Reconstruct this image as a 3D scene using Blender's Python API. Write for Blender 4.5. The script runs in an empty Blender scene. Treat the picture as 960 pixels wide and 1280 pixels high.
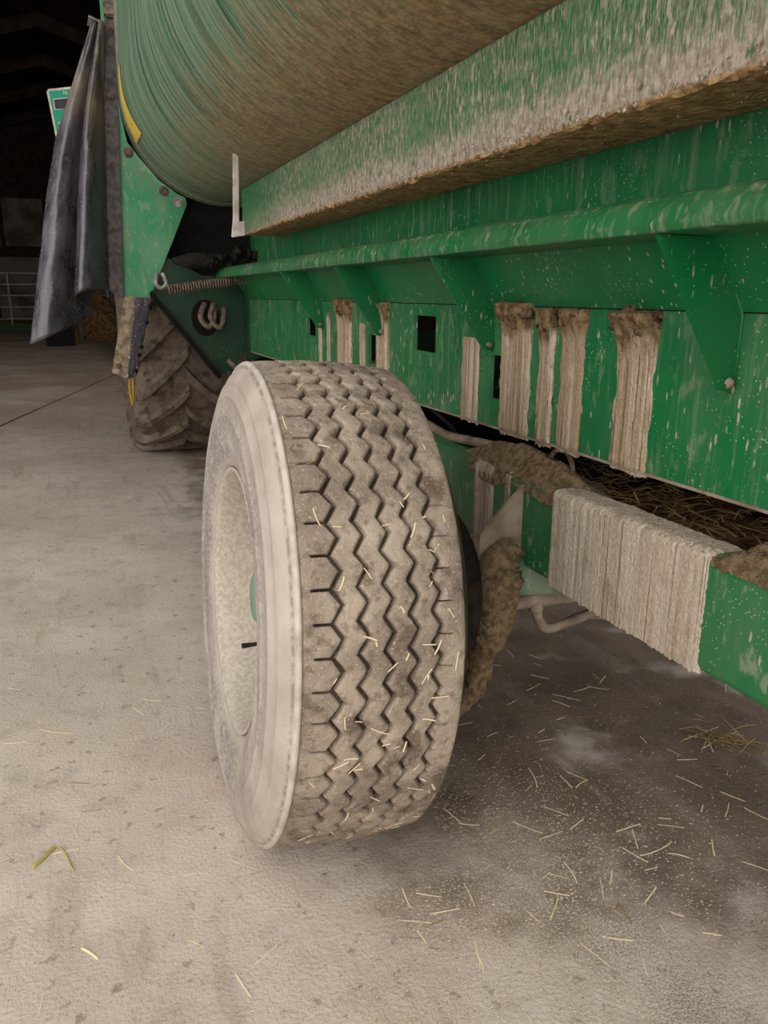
import bpy, bmesh, math, random
from mathutils import Vector, Matrix, noise
random.seed(7)
S = bpy.context.scene
COL = S.collection
PI = math.pi

# ---------------------------------------------------------------- camera, sky, exposure
cd = bpy.data.cameras.new('camera'); cam = bpy.data.objects.new('camera', cd); COL.objects.link(cam)
cd.sensor_fit = 'VERTICAL'; cd.sensor_height = 36; cd.lens = 980 / 1280 * 36
cd.clip_start = 0.02; cd.clip_end = 400
cam.matrix_world = Matrix(((0.9306, 0.0917, -0.3543, 0), (-0.3659, 0.2497, -0.8965, 0),
                           (0.0063, 0.9640, 0.2660, 1.19), (0, 0, 0, 1)))
S.camera = cam
w = bpy.data.worlds.new('overcast'); S.world = w; w.use_nodes = True
wn = w.node_tree.nodes['Background']; wn.inputs[0].default_value = (1.0, 0.975, 0.965, 1); wn.inputs[1].default_value = 1.0
S.view_settings.view_transform = 'Standard'; S.view_settings.look = 'None'
S.view_settings.exposure = 1.38; S.view_settings.gamma = 1; S.view_settings.use_curve_mapping = False

# ---------------------------------------------------------------- material kit
def lin(r, g, b):
    f = lambda c: (c / 255 / 12.92) if c / 255 <= 0.04045 else ((c / 255 + 0.055) / 1.055) ** 2.4
    return (f(r), f(g), f(b), 1)

class Mat:
    def __init__(s, name, rough=0.85, spec=0.3, metal=0.0):
        s.m = bpy.data.materials.new(name); s.m.use_nodes = True
        s.t = s.m.node_tree; s.b = s.t.nodes['Principled BSDF']
        s.b.inputs['Roughness'].default_value = rough
        s.b.inputs['Specular IOR Level'].default_value = spec
        s.b.inputs['Metallic'].default_value = metal
        s.tc = s.t.nodes.new('ShaderNodeTexCoord')
    def n(s, kind, **k):
        x = s.t.nodes.new(kind)
        for a, v in k.items(): setattr(x, a, v)
        return x
    def put(s, inp, v):
        if isinstance(v, bpy.types.NodeSocket): s.t.links.new(v, inp)
        else: inp.default_value = v
    def coord(s, scale=(1, 1, 1), rot=(0, 0, 0), loc=(0, 0, 0)):
        mp = s.n('ShaderNodeMapping'); s.t.links.new(s.tc.outputs['Object'], mp.inputs[0])
        mp.inputs['Scale'].default_value = scale; mp.inputs['Rotation'].default_value = rot; mp.inputs['Location'].default_value = loc
        return mp.outputs[0]
    def noise(s, scale=(1, 1, 1), lo=0.4, hi=0.6, detail=4, rough=0.55, rot=(0, 0, 0), loc=(0, 0, 0), dist=0.0):
        x = s.n('ShaderNodeTexNoise'); s.t.links.new(s.coord(scale, rot, loc), x.inputs['Vector'])
        x.inputs['Scale'].default_value = 1; x.inputs['Detail'].default_value = detail
        x.inputs['Roughness'].default_value = rough; x.inputs['Distortion'].default_value = dist
        return s.rng(x.outputs['Fac'], lo, hi)
    def rng(s, v, lo, hi, a=0.0, b=1.0):
        r = s.n('ShaderNodeMapRange'); s.put(r.inputs[0], v)
        for i, q in enumerate((lo, hi, a, b)): r.inputs[i + 1].default_value = q
        r.interpolation_type = 'SMOOTHSTEP' if (a, b) == (0.0, 1.0) else 'LINEAR'
        return r.outputs[0]
    def specks(s, scale, size=0.2, stretch=(1, 1, 1)):
        x = s.n('ShaderNodeTexVoronoi'); s.t.links.new(s.coord(tuple(scale * q for q in stretch)), x.inputs['Vector'])
        x.inputs['Scale'].default_value = 1; x.inputs['Randomness'].default_value = 1
        return s.rng(x.outputs['Distance'], size, size * 0.6)
    def axis(s, i):
        x = s.n('ShaderNodeSeparateXYZ'); s.t.links.new(s.tc.outputs['Object'], x.inputs[0]); return x.outputs[i]
    def mul(s, *v):
        out = v[0]
        for q in v[1:]:
            x = s.n('ShaderNodeMath', operation='MULTIPLY'); s.put(x.inputs[0], out); s.put(x.inputs[1], q); out = x.outputs[0]
        return out
    def add(s, a, b):
        x = s.n('ShaderNodeMath', operation='ADD', use_clamp=True); s.put(x.inputs[0], a); s.put(x.inputs[1], b); return x.outputs[0]
    def mix(s, f, a, b):
        x = s.n('ShaderNodeMix', data_type='RGBA'); s.put(x.inputs[0], f); s.put(x.inputs[6], a); s.put(x.inputs[7], b); return x.outputs[2]
    def color(s, c): s.put(s.b.inputs['Base Color'], c)
    def rough(s, v): s.put(s.b.inputs['Roughness'], v)
    def bump(s, h, strength=0.4, dist=0.004):
        x = s.n('ShaderNodeBump'); s.put(x.inputs['Height'], h); x.inputs['Strength'].default_value = strength; x.inputs['Distance'].default_value = dist
        s.t.links.new(x.outputs[0], s.b.inputs['Normal'])

GREEN = lin(2, 102, 52)
DUST = lin(176, 164, 148)
def paint(name, base=GREEN, film=0.25, speck=0.5, streak=0.0, spl=0.0):
    m = Mat(name, 0.42, 0.4)
    c = m.mix(m.noise((3, 3, 3), 0.35, 0.7), base, tuple(x * 0.8 for x in base[:3]) + (1,))
    f = m.mul(m.noise((6, 6, 3), 0.3, 0.75, 6), film)
    if streak:
        f = m.add(f, m.mul(m.noise((70, 70, 5), 0.5, 0.66, 5), m.noise((2, 2.5, 2), 0.35, 0.6), streak))
    if speck:
        f = m.add(f, m.mul(m.specks(110, 0.2), m.noise((5, 5, 5), 0.45, 0.6), speck))
        f = m.add(f, m.mul(m.specks(40, 0.2, (1.6, 1.6, 0.42)), m.noise((4, 3, 6), 0.45, 0.58), speck))
    if spl:
        f = m.add(f, m.mul(m.noise((30, 30, 14), 0.56, 0.66, 6), spl))
    m.color(m.mix(f, c, DUST)); m.rough(m.rng(f, 0, 1, 0.4, 0.95))
    m.bump(f, 0.25, 0.003)
    return m.m
M_plate = paint('green_paint_splashed', film=0.07, speck=0.85, streak=0.10, spl=0.16)
M_dark = paint('green_paint_shaded', base=lin(2, 50, 25), film=0.03, speck=0.2)  # darkened copy of the green, front-end shade painted into the colour
M_gusset = paint('green_paint_light_dust', film=0.03, speck=0.6)
M_beamg = paint('green_paint_beam', film=0.12, speck=0.6, streak=0.12, spl=0.3)
M_wall = paint('green_paint_wall', film=0.03, speck=0.6, streak=0.2, spl=0.1)

def upper():
    m = Mat('green_paint_under_chaff', 0.8, 0.25)
    z = m.axis(2)
    c = m.mix(m.noise((3, 3, 3), 0.4, 0.6), GREEN, lin(20, 110, 62))
    low = m.rng(z, 1.60, 1.485)
    f = m.mul(m.noise((220, 220, 34), 0.36, 0.62, 5, 0.65, rot=(0.30, 0, 0)), m.rng(m.noise((5, 3, 5), 0.2, 0.8, 4), 0, 1, 0.45, 1.0))
    f = m.add(m.mul(f, 0.8), m.mul(m.noise((75, 75, 30), 0.53, 0.60, 6, rot=(0.3, 0, 0)), m.noise((3, 2, 3), 0.35, 0.6), 0.8))
    f = m.add(f, m.mul(low, m.noise((22, 22, 22), 0.3, 0.5, 6), 0.9))
    f = m.mul(f, m.rng(m.axis(1), 2.55, 1.6, 0.25, 1.0))
    under = m.rng(z, 1.494, 1.488)
    d = m.mix(m.noise((60, 60, 60), 0.4, 0.65), lin(178, 166, 150), lin(150, 136, 118))
    d = m.mix(under, d, m.mix(m.noise((38, 38, 38), 0.35, 0.65, 8), lin(188, 156, 112), lin(138, 108, 74)))
    f = m.add(f, m.mul(under, 0.97))
    m.color(m.mix(f, c, d)); m.bump(m.noise((70, 70, 40), 0.3, 0.7, 8), 0.7, 0.008)
    return m.m
M_upper = upper()

def drum():
    m = Mat('green_drum_scratched', 0.75, 0.3)
    z = m.axis(2)
    s1 = m.noise((1.2, 42, 1.2), 0.40, 0.60, 6, 0.7); s2 = m.noise((2.5, 150, 2.5), 0.44, 0.58, 3)
    pale = m.mix(s1, lin(26, 92, 58), lin(112, 140, 114))
    pale = m.mix(m.mul(s2, 0.5), pale, lin(150, 160, 138))
    pale = m.mix(m.mul(m.noise((2.0, 75, 2.0), 0.57, 0.62, 4), 0.9), pale, lin(34, 52, 40))
    br = m.mix(m.noise((26, 40, 26), 0.3, 0.7, 8), lin(160, 134, 98), lin(112, 88, 60))
    fz = m.mul(m.rng(z, 2.05, 1.70), m.rng(m.axis(1), 3.1, 1.3, 0.35, 1.0))
    fz = m.mul(fz, m.rng(m.add(m.noise((5, 14, 5), 0.2, 0.8, 6), m.mul(fz, 0.6)), 0.35, 0.85))
    grit = m.noise((60, 60, 60), 0.58, 0.68, 3)
    c = m.mix(m.mul(fz, m.rng(s2, 0, 1, 1.0, 0.72)), pale, br); c = m.mix(m.mul(grit, 0.35), c, lin(170, 152, 120))
    m.color(c); m.bump(m.add(m.mul(s1, 0.3), m.mul(fz, m.noise((60, 60, 60), 0.2, 0.8, 8))), 0.5, 0.006)
    return m.m
M_drum = drum()

def simple(name, a, b, sc=20, rough=0.9, bump=0.3, bd=0.003, spec=0.2, metal=0.0, lo=0.35, hi=0.65, det=7):
    m = Mat(name, rough, spec, metal)
    f = m.noise((sc, sc, sc), lo, hi, det)
    m.color(m.mix(f, a, b)); m.bump(m.noise((sc * 3,) * 3, 0.2, 0.8, 6), bump, bd)
    return m.m
def dripmud(name, a, b, dark, top=False):
    m = Mat(name, 0.95, 0.1)
    s = m.noise((75, 75, 1.3), 0.36, 0.62, 6, 0.7)
    c = m.mix(s, a, b)
    c = m.mix(m.mul(m.noise((30, 30, 1.0), 0.46, 0.70, 5), 0.5), c, lin(156, 134, 106))
    c = m.mix(m.mul(m.noise((240, 240, 1.6), 0.56, 0.66, 3), 0.75), c, dark)
    c = m.mix(m.mul(m.noise((9, 9, 9), 0.5, 0.75, 4), 0.6), c, lin(140, 120, 92))
    if top: c = m.mix(m.rng(m.add(m.rng(m.axis(2), 1.02, 1.17), m.mul(m.noise((20, 20, 6), 0.3, 0.7, 6), 0.45)), 0.65, 0.95), c, m.mix(m.noise((45, 45, 45), 0.35, 0.65, 6), lin(140, 118, 88), lin(92, 72, 50)))
    m.color(c); m.bump(m.add(m.mul(s, 0.6), m.noise((150, 150, 150), 0.3, 0.7, 4)), 0.6, 0.006)
    return m.m
M_drip = dripmud('dried_slurry_runs', lin(198, 182, 160), lin(150, 128, 102), lin(84, 66, 48), True)
M_drip2 = dripmud('pale_dried_slurry', lin(206, 192, 174), lin(178, 162, 142), lin(96, 80, 64))
M_clump = simple('brown_manure_clump', lin(132, 110, 80), lin(86, 66, 44), 40, 1, 0.9, 0.01)
M_grain = simple('chaffy_dust_heap', lin(150, 128, 98), lin(108, 88, 62), 60, 1, 0.9, 0.008)
M_greydirt = simple('grey_dust_coat', lin(150, 136, 118), lin(120, 104, 88), 14, 0.95, 0.5, 0.004)
M_black = simple('grimy_steel_and_shade', lin(12, 11, 10), lin(22, 19, 15), 10, 0.9)  # black steel; also paints the dark of recess panel and hole disc
M_grime = simple('oily_grime', lin(44, 38, 32), lin(20, 18, 15), 30, 0.8, 0.8, 0.006)
M_steel = simple('dull_galvanised', lin(170, 165, 158), lin(120, 112, 102), 30, 0.6, 0.2, 0.002, 0.4)
M_rust = simple('rusty_steel', lin(124, 106, 92), lin(84, 70, 60), 40, 0.8, 0.4, 0.002)
M_strip = simple('grey_worn_strip', lin(98, 92, 92), lin(70, 63, 60), 30, 0.7, 0.3, 0.002, 0.3)
M_guard1 = simple('muddy_guard_face', lin(158, 142, 120), lin(104, 90, 72), 22, 0.95, 0.5, 0.004)
M_hay = simple('dark_hay', lin(120, 92, 58), lin(70, 50, 30), 12, 1, 0.9, 0.02)
M_yellow = simple('yellow_pole', lin(190, 150, 50), lin(150, 116, 40), 8)
M_plain_green = simple('dark_green_strip', lin(40, 62, 40), lin(60, 70, 50), 8)

def guard2():
    m = Mat('dark_guard_flank', 0.6, 0.4)
    f = m.add(m.mul(m.specks(60, 0.3), m.noise((9, 9, 9), 0.42, 0.55)), m.mul(m.noise((26, 26, 26), 0.6, 0.66, 5), m.rng(m.axis(2), 1.0, 0.8)))
    m.color(m.mix(f, m.mix(m.noise((5, 5, 5), 0.4, 0.6), lin(76, 72, 84), lin(96, 86, 84)), lin(176, 160, 150))); m.bump(f, 0.4, 0.004)
    return m.m
M_guard2 = guard2()
def rubber_sheet():
    m = Mat('dusty_black_rubber_sheet', 0.3, 0.7)
    z = m.axis(2)
    f = m.add(m.mul(m.noise((9, 9, 5), 0.3, 0.8, 6), 0.38), 0.03)
    f = m.add(f, m.mul(m.noise((70, 70, 50), 0.55, 0.7, 4), 0.35))
    sp = m.mul(m.specks(55, 0.16), m.noise((8, 8, 8), 0.5, 0.6), 0.8)
    c = m.mix(f, lin(46, 42, 48), lin(132, 124, 132))
    tan = m.mul(m.rng(z, 1.95, 2.35), m.noise((10, 10, 4), 0.38, 0.58, 5))
    c = m.mix(m.mul(tan, 0.85), c, lin(136, 124, 104)); c = m.mix(sp, c, lin(205, 200, 200))
    m.color(c); m.rough(m.rng(m.add(f, tan), 0, 1, 0.24, 0.6)); m.bump(m.noise((40, 40, 20), 0.3, 0.7, 5), 0.2, 0.004)
    return m.m
M_sheet = rubber_sheet()
def tyremat(name, a, b, dk, grit):
    m = Mat(name, 0.95, 0.12)
    c = m.mix(m.noise((9, 9, 9), 0.32, 0.68, 7), a, b)
    c = m.mix(m.mul(m.noise((14, 14, 14), 0.53, 0.66, 6), 0.75), c, dk)
    c = m.mix(m.mul(m.noise((55, 55, 55), 0.52, 0.66, 5), 0.45), c, dk)
    c = m.mix(m.mul(m.noise((260, 260, 260), 0.6, 0.7, 2), grit), c, lin(205, 192, 170))
    c = m.mix(m.mul(m.noise((200, 200, 200), 0.34, 0.26, 2), 0.5), c, dk)
    m.color(c); m.bump(m.add(m.mul(m.noise((22, 22, 22), 0.25, 0.75, 5), 0.8), m.mul(m.noise((190, 190, 190), 0.2, 0.8, 5), 0.3)), 0.55, 0.007)
    return m.m
M_tread = tyremat('dusty_tread_rubber', lin(172, 157, 139), lin(132, 118, 104), lin(92, 78, 63), 0.55)
M_groove = tyremat('groove_brown', lin(92, 80, 66), lin(64, 55, 46), lin(44, 37, 30), 0.2)  # darker brown for groove floors and inner sidewall
def sidewall():
    m = Mat('pale_dusty_sidewall', 0.95, 0.12)
    y = m.n('ShaderNodeVectorMath', operation='LENGTH')
    m.t.links.new(m.coord((0.0, 1, 1), loc=(0, 0.0, -0.527)), y.inputs[0])
    worn = m.mul(m.rng(y.outputs['Value'], 0.475, 0.40), m.rng(y.outputs['Value'], 0.30, 0.335))
    c = m.mix(m.noise((7, 7, 7), 0.3, 0.7, 7), lin(186, 174, 161), lin(162, 151, 140))
    st = m.n('ShaderNodeTexNoise', noise_dimensions='1D'); m.put(st.inputs['W'], m.mul(y.outputs['Value'], 170.0)); st.inputs['Detail'].default_value = 3
    c = m.mix(m.mul(m.rng(st.outputs['Fac'], 0.5, 0.7), m.noise((12, 12, 12), 0.35, 0.6, 5), 0.5), c, lin(134, 124, 115))
    rdg = m.rng(y.outputs['Value'], 0.517, 0.523)
    c = m.mix(m.mul(rdg, m.noise((25, 25, 25), 0.35, 0.65, 5), 0.65), c, lin(204, 194, 181))
    c = m.mix(m.mul(m.rng(y.outputs['Value'], 0.511, 0.515), m.rng(y.outputs['Value'], 0.520, 0.516), m.noise((60, 60, 60), 0.35, 0.6, 4), 0.6), c, lin(112, 98, 84))
    c = m.mix(m.mul(m.noise((6, 6, 6), 0.3, 0.6, 7), m.noise((110, 110, 110), 0.35, 0.6, 3), worn, 0.85), c, lin(122, 117, 114))
    m.color(c); m.bump(m.noise((120, 120, 120), 0.2, 0.8, 6), 0.3, 0.004)
    return m.m
M_side = sidewall()
M_rim = simple('cream_dusty_rim', lin(198, 188, 174), lin(176, 164, 148), 90, 0.9, 0.5, 0.004)
M_ttyre = tyremat('tractor_tyre_rubber', lin(122, 108, 94), lin(92, 80, 70), lin(62, 54, 47), 0.15)
M_straw = simple('pale_straw', lin(232, 218, 184), lin(206, 186, 142), 30, 0.8, 0.1)
M_chaff = simple('pale_chaff', lin(214, 200, 176), lin(168, 150, 122), 300, 0.9, 0.1)
M_straw2 = simple('olive_straw', lin(178, 164, 92), lin(160, 142, 88), 30, 0.8, 0.1)
M_strawd = simple('dull_straw', lin(150, 126, 84), lin(110, 88, 56), 12, 0.9, 0.1)
def sticker():
    m = Mat('yellow_sticker', 0.5, 0.4)
    c = m.mix(m.mul(m.noise((60, 60, 60), 0.66, 0.7, 2), 0.8), m.mix(m.noise((8, 8, 8), 0.4, 0.7), lin(226, 196, 70), lin(200, 178, 96)), lin(40, 40, 30))
    m.color(c); return m.m
M_sticker = sticker()
M_teal = simple('teal_panel', lin(20, 140, 118), lin(46, 140, 96), 14, 0.5, 0.1)
M_pale = simple('pale_trim', lin(206, 196, 186), lin(170, 160, 150), 20, 0.6, 0.1)
M_screen = simple('dark_screen', lin(40, 34, 36), lin(56, 48, 50), 20, 0.3, 0.05)
M_hose = simple('brown_hose', lin(140, 122, 102), lin(104, 88, 72), 20, 0.8, 0.3)
M_hub = paint('green_hub', base=lin(60, 140, 108), film=0.4, speck=0.3)
M_conc_wall = simple('stained_concrete', lin(120, 112, 104), lin(78, 72, 66), 1.2, 0.95, 0.4, 0.02)
M_roof = simple('dark_brown_roof_sheet', lin(66, 46, 34), lin(46, 33, 25), 1.0, 0.95, 0.2)
M_timber = simple('dark_timber', lin(58, 44, 34), lin(36, 28, 22), 3, 0.95)

def floor_mat():
    m = Mat('dusty_concrete', 0.95, 0.15)
    c = m.mix(m.noise((1.5, 1.5, 1), 0.3, 0.7, 6), lin(206, 193, 178), lin(186, 172, 158))
    c = m.mix(m.mul(m.noise((7, 7, 7), 0.48, 0.72, 8, 0.65), 0.55), c, lin(160, 146, 132))
    c = m.mix(m.mul(m.noise((3.2, 3.2, 3), 0.55, 0.75, 6), 0.5), c, lin(198, 178, 152))
    yy = m.axis(1)
    c = m.mix(m.mul(m.rng(yy, 3.5, 11.0), m.noise((0.8, 0.8, 1), 0.2, 0.6, 6), 0.75), c, lin(146, 122, 98))
    # darker brown tone growing under the wagon, with ragged edge, and pale lime dust patches
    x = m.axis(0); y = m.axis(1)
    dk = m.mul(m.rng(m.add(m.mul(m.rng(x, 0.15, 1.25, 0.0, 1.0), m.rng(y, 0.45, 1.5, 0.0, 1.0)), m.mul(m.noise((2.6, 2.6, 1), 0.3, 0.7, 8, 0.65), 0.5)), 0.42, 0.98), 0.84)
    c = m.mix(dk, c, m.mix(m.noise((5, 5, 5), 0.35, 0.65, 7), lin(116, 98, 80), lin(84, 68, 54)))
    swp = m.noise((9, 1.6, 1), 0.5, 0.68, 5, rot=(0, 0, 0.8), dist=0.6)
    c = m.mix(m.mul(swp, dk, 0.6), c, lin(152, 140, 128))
    grit = m.mul(m.rng(x, 0.3, 0.7), m.rng(y, 1.9, 1.2), m.noise((4, 4, 4), 0.35, 0.65, 7, 0.65), m.noise((270, 270, 270), 0.42, 0.60, 4))
    c = m.mix(m.mul(grit, 0.75), c, lin(112, 94, 74))
    scf = m.noise((14, 2.2, 1), 0.52, 0.66, 6, rot=(0, 0, -0.9), dist=0.5)
    c = m.mix(m.mul(scf, m.noise((1.2, 1.2, 1), 0.4, 0.65), 0.4), c, lin(138, 124, 112))
    lime = m.mul(m.noise((3.5, 3.5, 3), 0.55, 0.72, 7, loc=(3, 1, 0)), m.rng(x, 0.55, 0.9))
    c = m.mix(m.mul(lime, 0.8), c, lin(206, 194, 182))
    c = m.mix(m.mul(m.noise((26, 26, 26), 0.60, 0.70, 4), 0.55), c, lin(116, 102, 90))
    c = m.mix(m.mul(m.noise((240, 240, 240), 0.58, 0.7, 2), 0.35), c, lin(206, 190, 166))
    c = m.mix(m.mul(m.noise((180, 180, 180), 0.38, 0.3, 2), 0.5), c, lin(96, 82, 70))
    m.color(c); m.bump(m.add(m.mul(m.noise((9, 9, 9), 0.2, 0.8, 7), 0.6), m.mul(m.noise((110, 110, 110), 0.2, 0.8, 5), 0.3)), 0.45, 0.012)
    return m.m
M_floor = floor_mat()

# ---------------------------------------------------------------- object kit
def mesh_obj(name, verts, faces, mat, parent=None, smooth=False, mats=None, fm=None):
    me = bpy.data.meshes.new(name); me.from_pydata([tuple(v) for v in verts], [], faces); me.validate()
    for q in (mats or [mat]): me.materials.append(q)
    if fm:
        for p, i in zip(me.polygons, fm): p.material_index = i
    bm = bmesh.new(); bm.from_mesh(me); bmesh.ops.recalc_face_normals(bm, faces=bm.faces); bm.to_mesh(me); bm.free()
    if smooth: me.polygons.foreach_set('use_smooth', [True] * len(me.polygons))
    o = bpy.data.objects.new(name, me); COL.objects.link(o)
    if parent: o.parent = parent
    return o
def bm_obj(name, bm, mat, parent=None, smooth=False):
    me = bpy.data.meshes.new(name); bm.to_mesh(me); bm.free(); me.materials.append(mat)
    if smooth: me.polygons.foreach_set('use_smooth', [True] * len(me.polygons))
    o = bpy.data.objects.new(name, me); COL.objects.link(o)
    if parent: o.parent = parent
    return o
def tag(o, label=None, cat=None, group=None, kind=None):
    for k, v in (('label', label), ('category', cat), ('group', group), ('kind', kind)):
        if v: o[k] = v
    return o
def thing(name, loc, label, cat, group=None):
    o = bpy.data.objects.new(name, None); COL.objects.link(o); o.location = loc; o.empty_display_size = 0.2
    return tag(o, label, cat, group)
OFF = Vector((0, 0, 0))           # base of the thing under construction; helper shapes are given in world metres
def L(p): return Vector(p) - OFF
def box_bm(a, b, bev=0.0):
    bm = bmesh.new(); a = L(a); b = L(b)
    bmesh.ops.create_cube(bm, size=1)
    for v in bm.verts:
        v.co = Vector(((a[i] + b[i]) / 2 + v.co[i] * (b[i] - a[i]) for i in range(3)))
    if bev: bmesh.ops.bevel(bm, geom=bm.edges[:], offset=bev, segments=2, affect='EDGES')
    return bm
def box(name, a, b, mat, parent=None, bev=0.004):
    return bm_obj(name, box_bm(a, b, bev), mat, parent)
def prism(name, poly, axis, a, b, mat, parent=None, bev=0.0):
    """extrude a polygon along axis 0/1/2 from a to b; poly gives the two other coordinates in order"""
    bm = bmesh.new(); vs = []
    for q in (a, b):
        row = []
        for u, v in poly:
            p = [u, v]; p.insert(axis, q); row.append(bm.verts.new(L(p)))
        vs.append(row)
    n = len(poly)
    bm.faces.new(vs[0]); bm.faces.new(vs[1][::-1])
    for i in range(n): bm.faces.new((vs[0][i], vs[1][i], vs[1][(i + 1) % n], vs[0][(i + 1) % n]))
    bmesh.ops.recalc_face_normals(bm, faces=bm.faces)
    if bev: bmesh.ops.bevel(bm, geom=bm.edges[:], offset=bev, segments=2, affect='EDGES')
    return bm_obj(name, bm, mat, parent)
def sweep(path, rad, seg=8, close=False):
    """tube through world points; rad a number or list"""
    P = [L(p) for p in path]; vs, fs = [], []; n = len(P); up = None
    for i, p in enumerate(P):
        t = (P[min(i + 1, n - 1)] - P[max(i - 1, 0)]).normalized()
        if up is None:
            up = t.orthogonal().normalized()
        up = (up - t * up.dot(t)).normalized(); s = t.cross(up)
        r = rad[i] if isinstance(rad, (list, tuple)) else rad
        for k in range(seg):
            a = 2 * PI * k / seg; vs.append(p + (up * math.cos(a) + s * math.sin(a)) * r)
    for i in range(n - 1):
        for k in range(seg):
            k2 = (k + 1) % seg; fs.append((i * seg + k, i * seg + k2, (i + 1) * seg + k2, (i + 1) * seg + k))
    fs.append(tuple(range(seg))[::-1]); fs.append(tuple(range((n - 1) * seg, n * seg)))
    return vs, fs
def tube(name, path, rad, mat, parent=None, seg=8):
    vs, fs = sweep(path, rad, seg); return mesh_obj(name, vs, fs, mat, parent, True)
def smoothpath(pts, k=6):
    out = []; P = [Vector(p) for p in pts]
    for i in range(len(P) - 1):
        a, b, c, d = P[max(i - 1, 0)], P[i], P[i + 1], P[min(i + 2, len(P) - 1)]
        for j in range(k):
            t = j / k
            out.append(0.5 * ((2 * b) + (c - a) * t + (2 * a - 5 * b + 4 * c - d) * t * t + (3 * b - a - 3 * c + d) * t ** 3))
    out.append(P[-1]); return out
def nz(x, y, z=0.0, s=1.0): return noise.noise(Vector((x * s, y * s, z * s)))
def fbm(x, y, z=0.0, o=4): return noise.fractal(Vector((x, y, z)), 1.0, 2.0, o)
def grid(name, nu, nv, fn, mat, parent=None, smooth=True, keep=None):
    vs = [L(fn(i / nu, j / nv)) for j in range(nv + 1) for i in range(nu + 1)]; fs = []
    for j in range(nv):
        for i in range(nu):
            if keep and not keep((i + .5) / nu, (j + .5) / nv): continue
            a = j * (nu + 1) + i; fs.append((a, a + 1, a + nu + 2, a + nu + 1))
    me = bpy.data.meshes.new(name); me.from_pydata([tuple(v) for v in vs], [], fs); me.materials.append(mat)
    if smooth: me.polygons.foreach_set('use_smooth', [True] * len(me.polygons))
    if keep:
        bm = bmesh.new(); bm.from_mesh(me); bmesh.ops.delete(bm, geom=[v for v in bm.verts if not v.link_faces], context='VERTS'); bm.to_mesh(me); bm.free()
    o = bpy.data.objects.new(name, me); COL.objects.link(o)
    if parent: o.parent = parent
    return o

# ---------------------------------------------------------------- the barn
def jx(y): return 0.027 + (y - 10.616) * 0.268 + 0.0      # line of the slab joint
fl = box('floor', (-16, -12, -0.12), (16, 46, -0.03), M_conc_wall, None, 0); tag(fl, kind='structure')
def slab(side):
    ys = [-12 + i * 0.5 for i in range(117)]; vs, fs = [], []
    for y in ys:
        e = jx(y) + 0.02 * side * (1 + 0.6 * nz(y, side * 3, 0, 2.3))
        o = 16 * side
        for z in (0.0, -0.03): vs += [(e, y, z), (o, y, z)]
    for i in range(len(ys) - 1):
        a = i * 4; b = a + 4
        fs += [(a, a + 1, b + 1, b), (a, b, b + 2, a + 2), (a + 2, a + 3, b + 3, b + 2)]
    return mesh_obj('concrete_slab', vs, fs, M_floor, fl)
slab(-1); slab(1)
tag(prism('wall_back', [(-12.2, -0.02), (12.2, -0.02), (12.2, 6.05), (0, 9.7), (-12.2, 6.05)], 1, 44.0, 44.3, M_timber), kind='structure')
wb = bpy.data.objects['wall_back']
for i in range(9):                                            # cast panels of the low concrete wall
    x = -14.2 + i * 3.2
    box('concrete_panel', (x - 1.56, 43.86, 0), (x + 1.56, 44.0, 2.9 + 0.1 * (i % 2)), M_conc_wall, wb, 0.02)
for x0, x1, z0, z1 in ((-6.2, -4.2, 3.2, 6.0), (-4.0, -2.6, 3.3, 4.6), (-2.4, -0.6, 3.4, 5.6), (-0.4, 1.2, 3.3, 4.4), (1.4, 3.0, 3.3, 4.8)):
    box('boarding_panel', (x0, 43.9, z0), (x1, 44.0, z1), M_timber if z1 > 5.8 else M_conc_wall, wb, 0.01)
for side, x in (('left', -12.0), ('right', 12.0)):
    y0 = 9 if side == 'left' else -1
    tag(box('wall_' + side, (x - 0.15, y0, -0.02), (x + 0.15, 44, 7), M_timber, None, 0), kind='structure')
ce = prism('ceiling', [(-12, 6.0), (0, 9.6), (12, 6.0), (12, 6.1), (0, 9.75), (-12, 6.1)], 1, 1.5, 44.3, M_roof); tag(ce, kind='structure')
for k in range(10):                                           # rafters
    y = 2.0 + k * 4.6
    prism('rafter', [(-12, 5.6), (0, 9.2), (12, 5.6), (12, 6.0), (0, 9.6), (-12, 6.0)], 1, y, y + 0.2, M_timber, ce)

# gate across the far end
OFF = Vector((-0.8, 30, 0))
g = thing('metal_gate', OFF, 'pale tubular metal gate far off behind the rubber curtain', 'gate')
for z in (0.36, 0.74, 1.12, 1.48, 1.84): tube('rail', [(-4.6, 30, z), (1.42, 30, z - 0.0)], 0.024, M_steel, g)
for x in (-4.6, -3.2, -1.72, 1.42): tube('upright', [(x, 30, 0), (x, 30, 1.86)], 0.03, M_steel, g)
OFF = Vector((-1.6, 31.4, 0))
tag(tube('yellow_pole', [(-5.5, 31.4, 0.08), (0.2, 31.2, 0.08)], 0.08, M_yellow), 'long yellow pole lying on the floor behind the gate', 'pole')
bpy.data.objects['yellow_pole'].location = OFF
OFF = Vector((-1.8, 29.0, 0))
o = tag(box('green_sleeper', (-5.5, 28.6, 0), (-0.6, 29.1, 0.2), M_plain_green, None, 0.02), 'low dark green sleeper lying on the floor before the gate', 'sleeper'); o.location = OFF
OFF = Vector((-0.1, 20.4, 0))
t = thing('feed_trough', OFF, 'black rectangular steel trough standing on the floor beyond the rubber curtain', 'trough')
box('side_panel', (-0.48, 20.2, 0), (0.14, 20.24, 0.85), M_black, t); box('side_panel', (-0.48, 20.9, 0), (0.14, 20.94, 0.85), M_black, t)
box('end_panel', (-0.48, 20.24, 0), (-0.44, 20.9, 0.85), M_black, t); box('end_panel', (0.10, 20.24, 0), (0.14, 20.9, 0.85), M_black, t)
box('base', (-0.44, 20.24, 0.05), (0.10, 20.9, 0.09), M_black, t)
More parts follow.
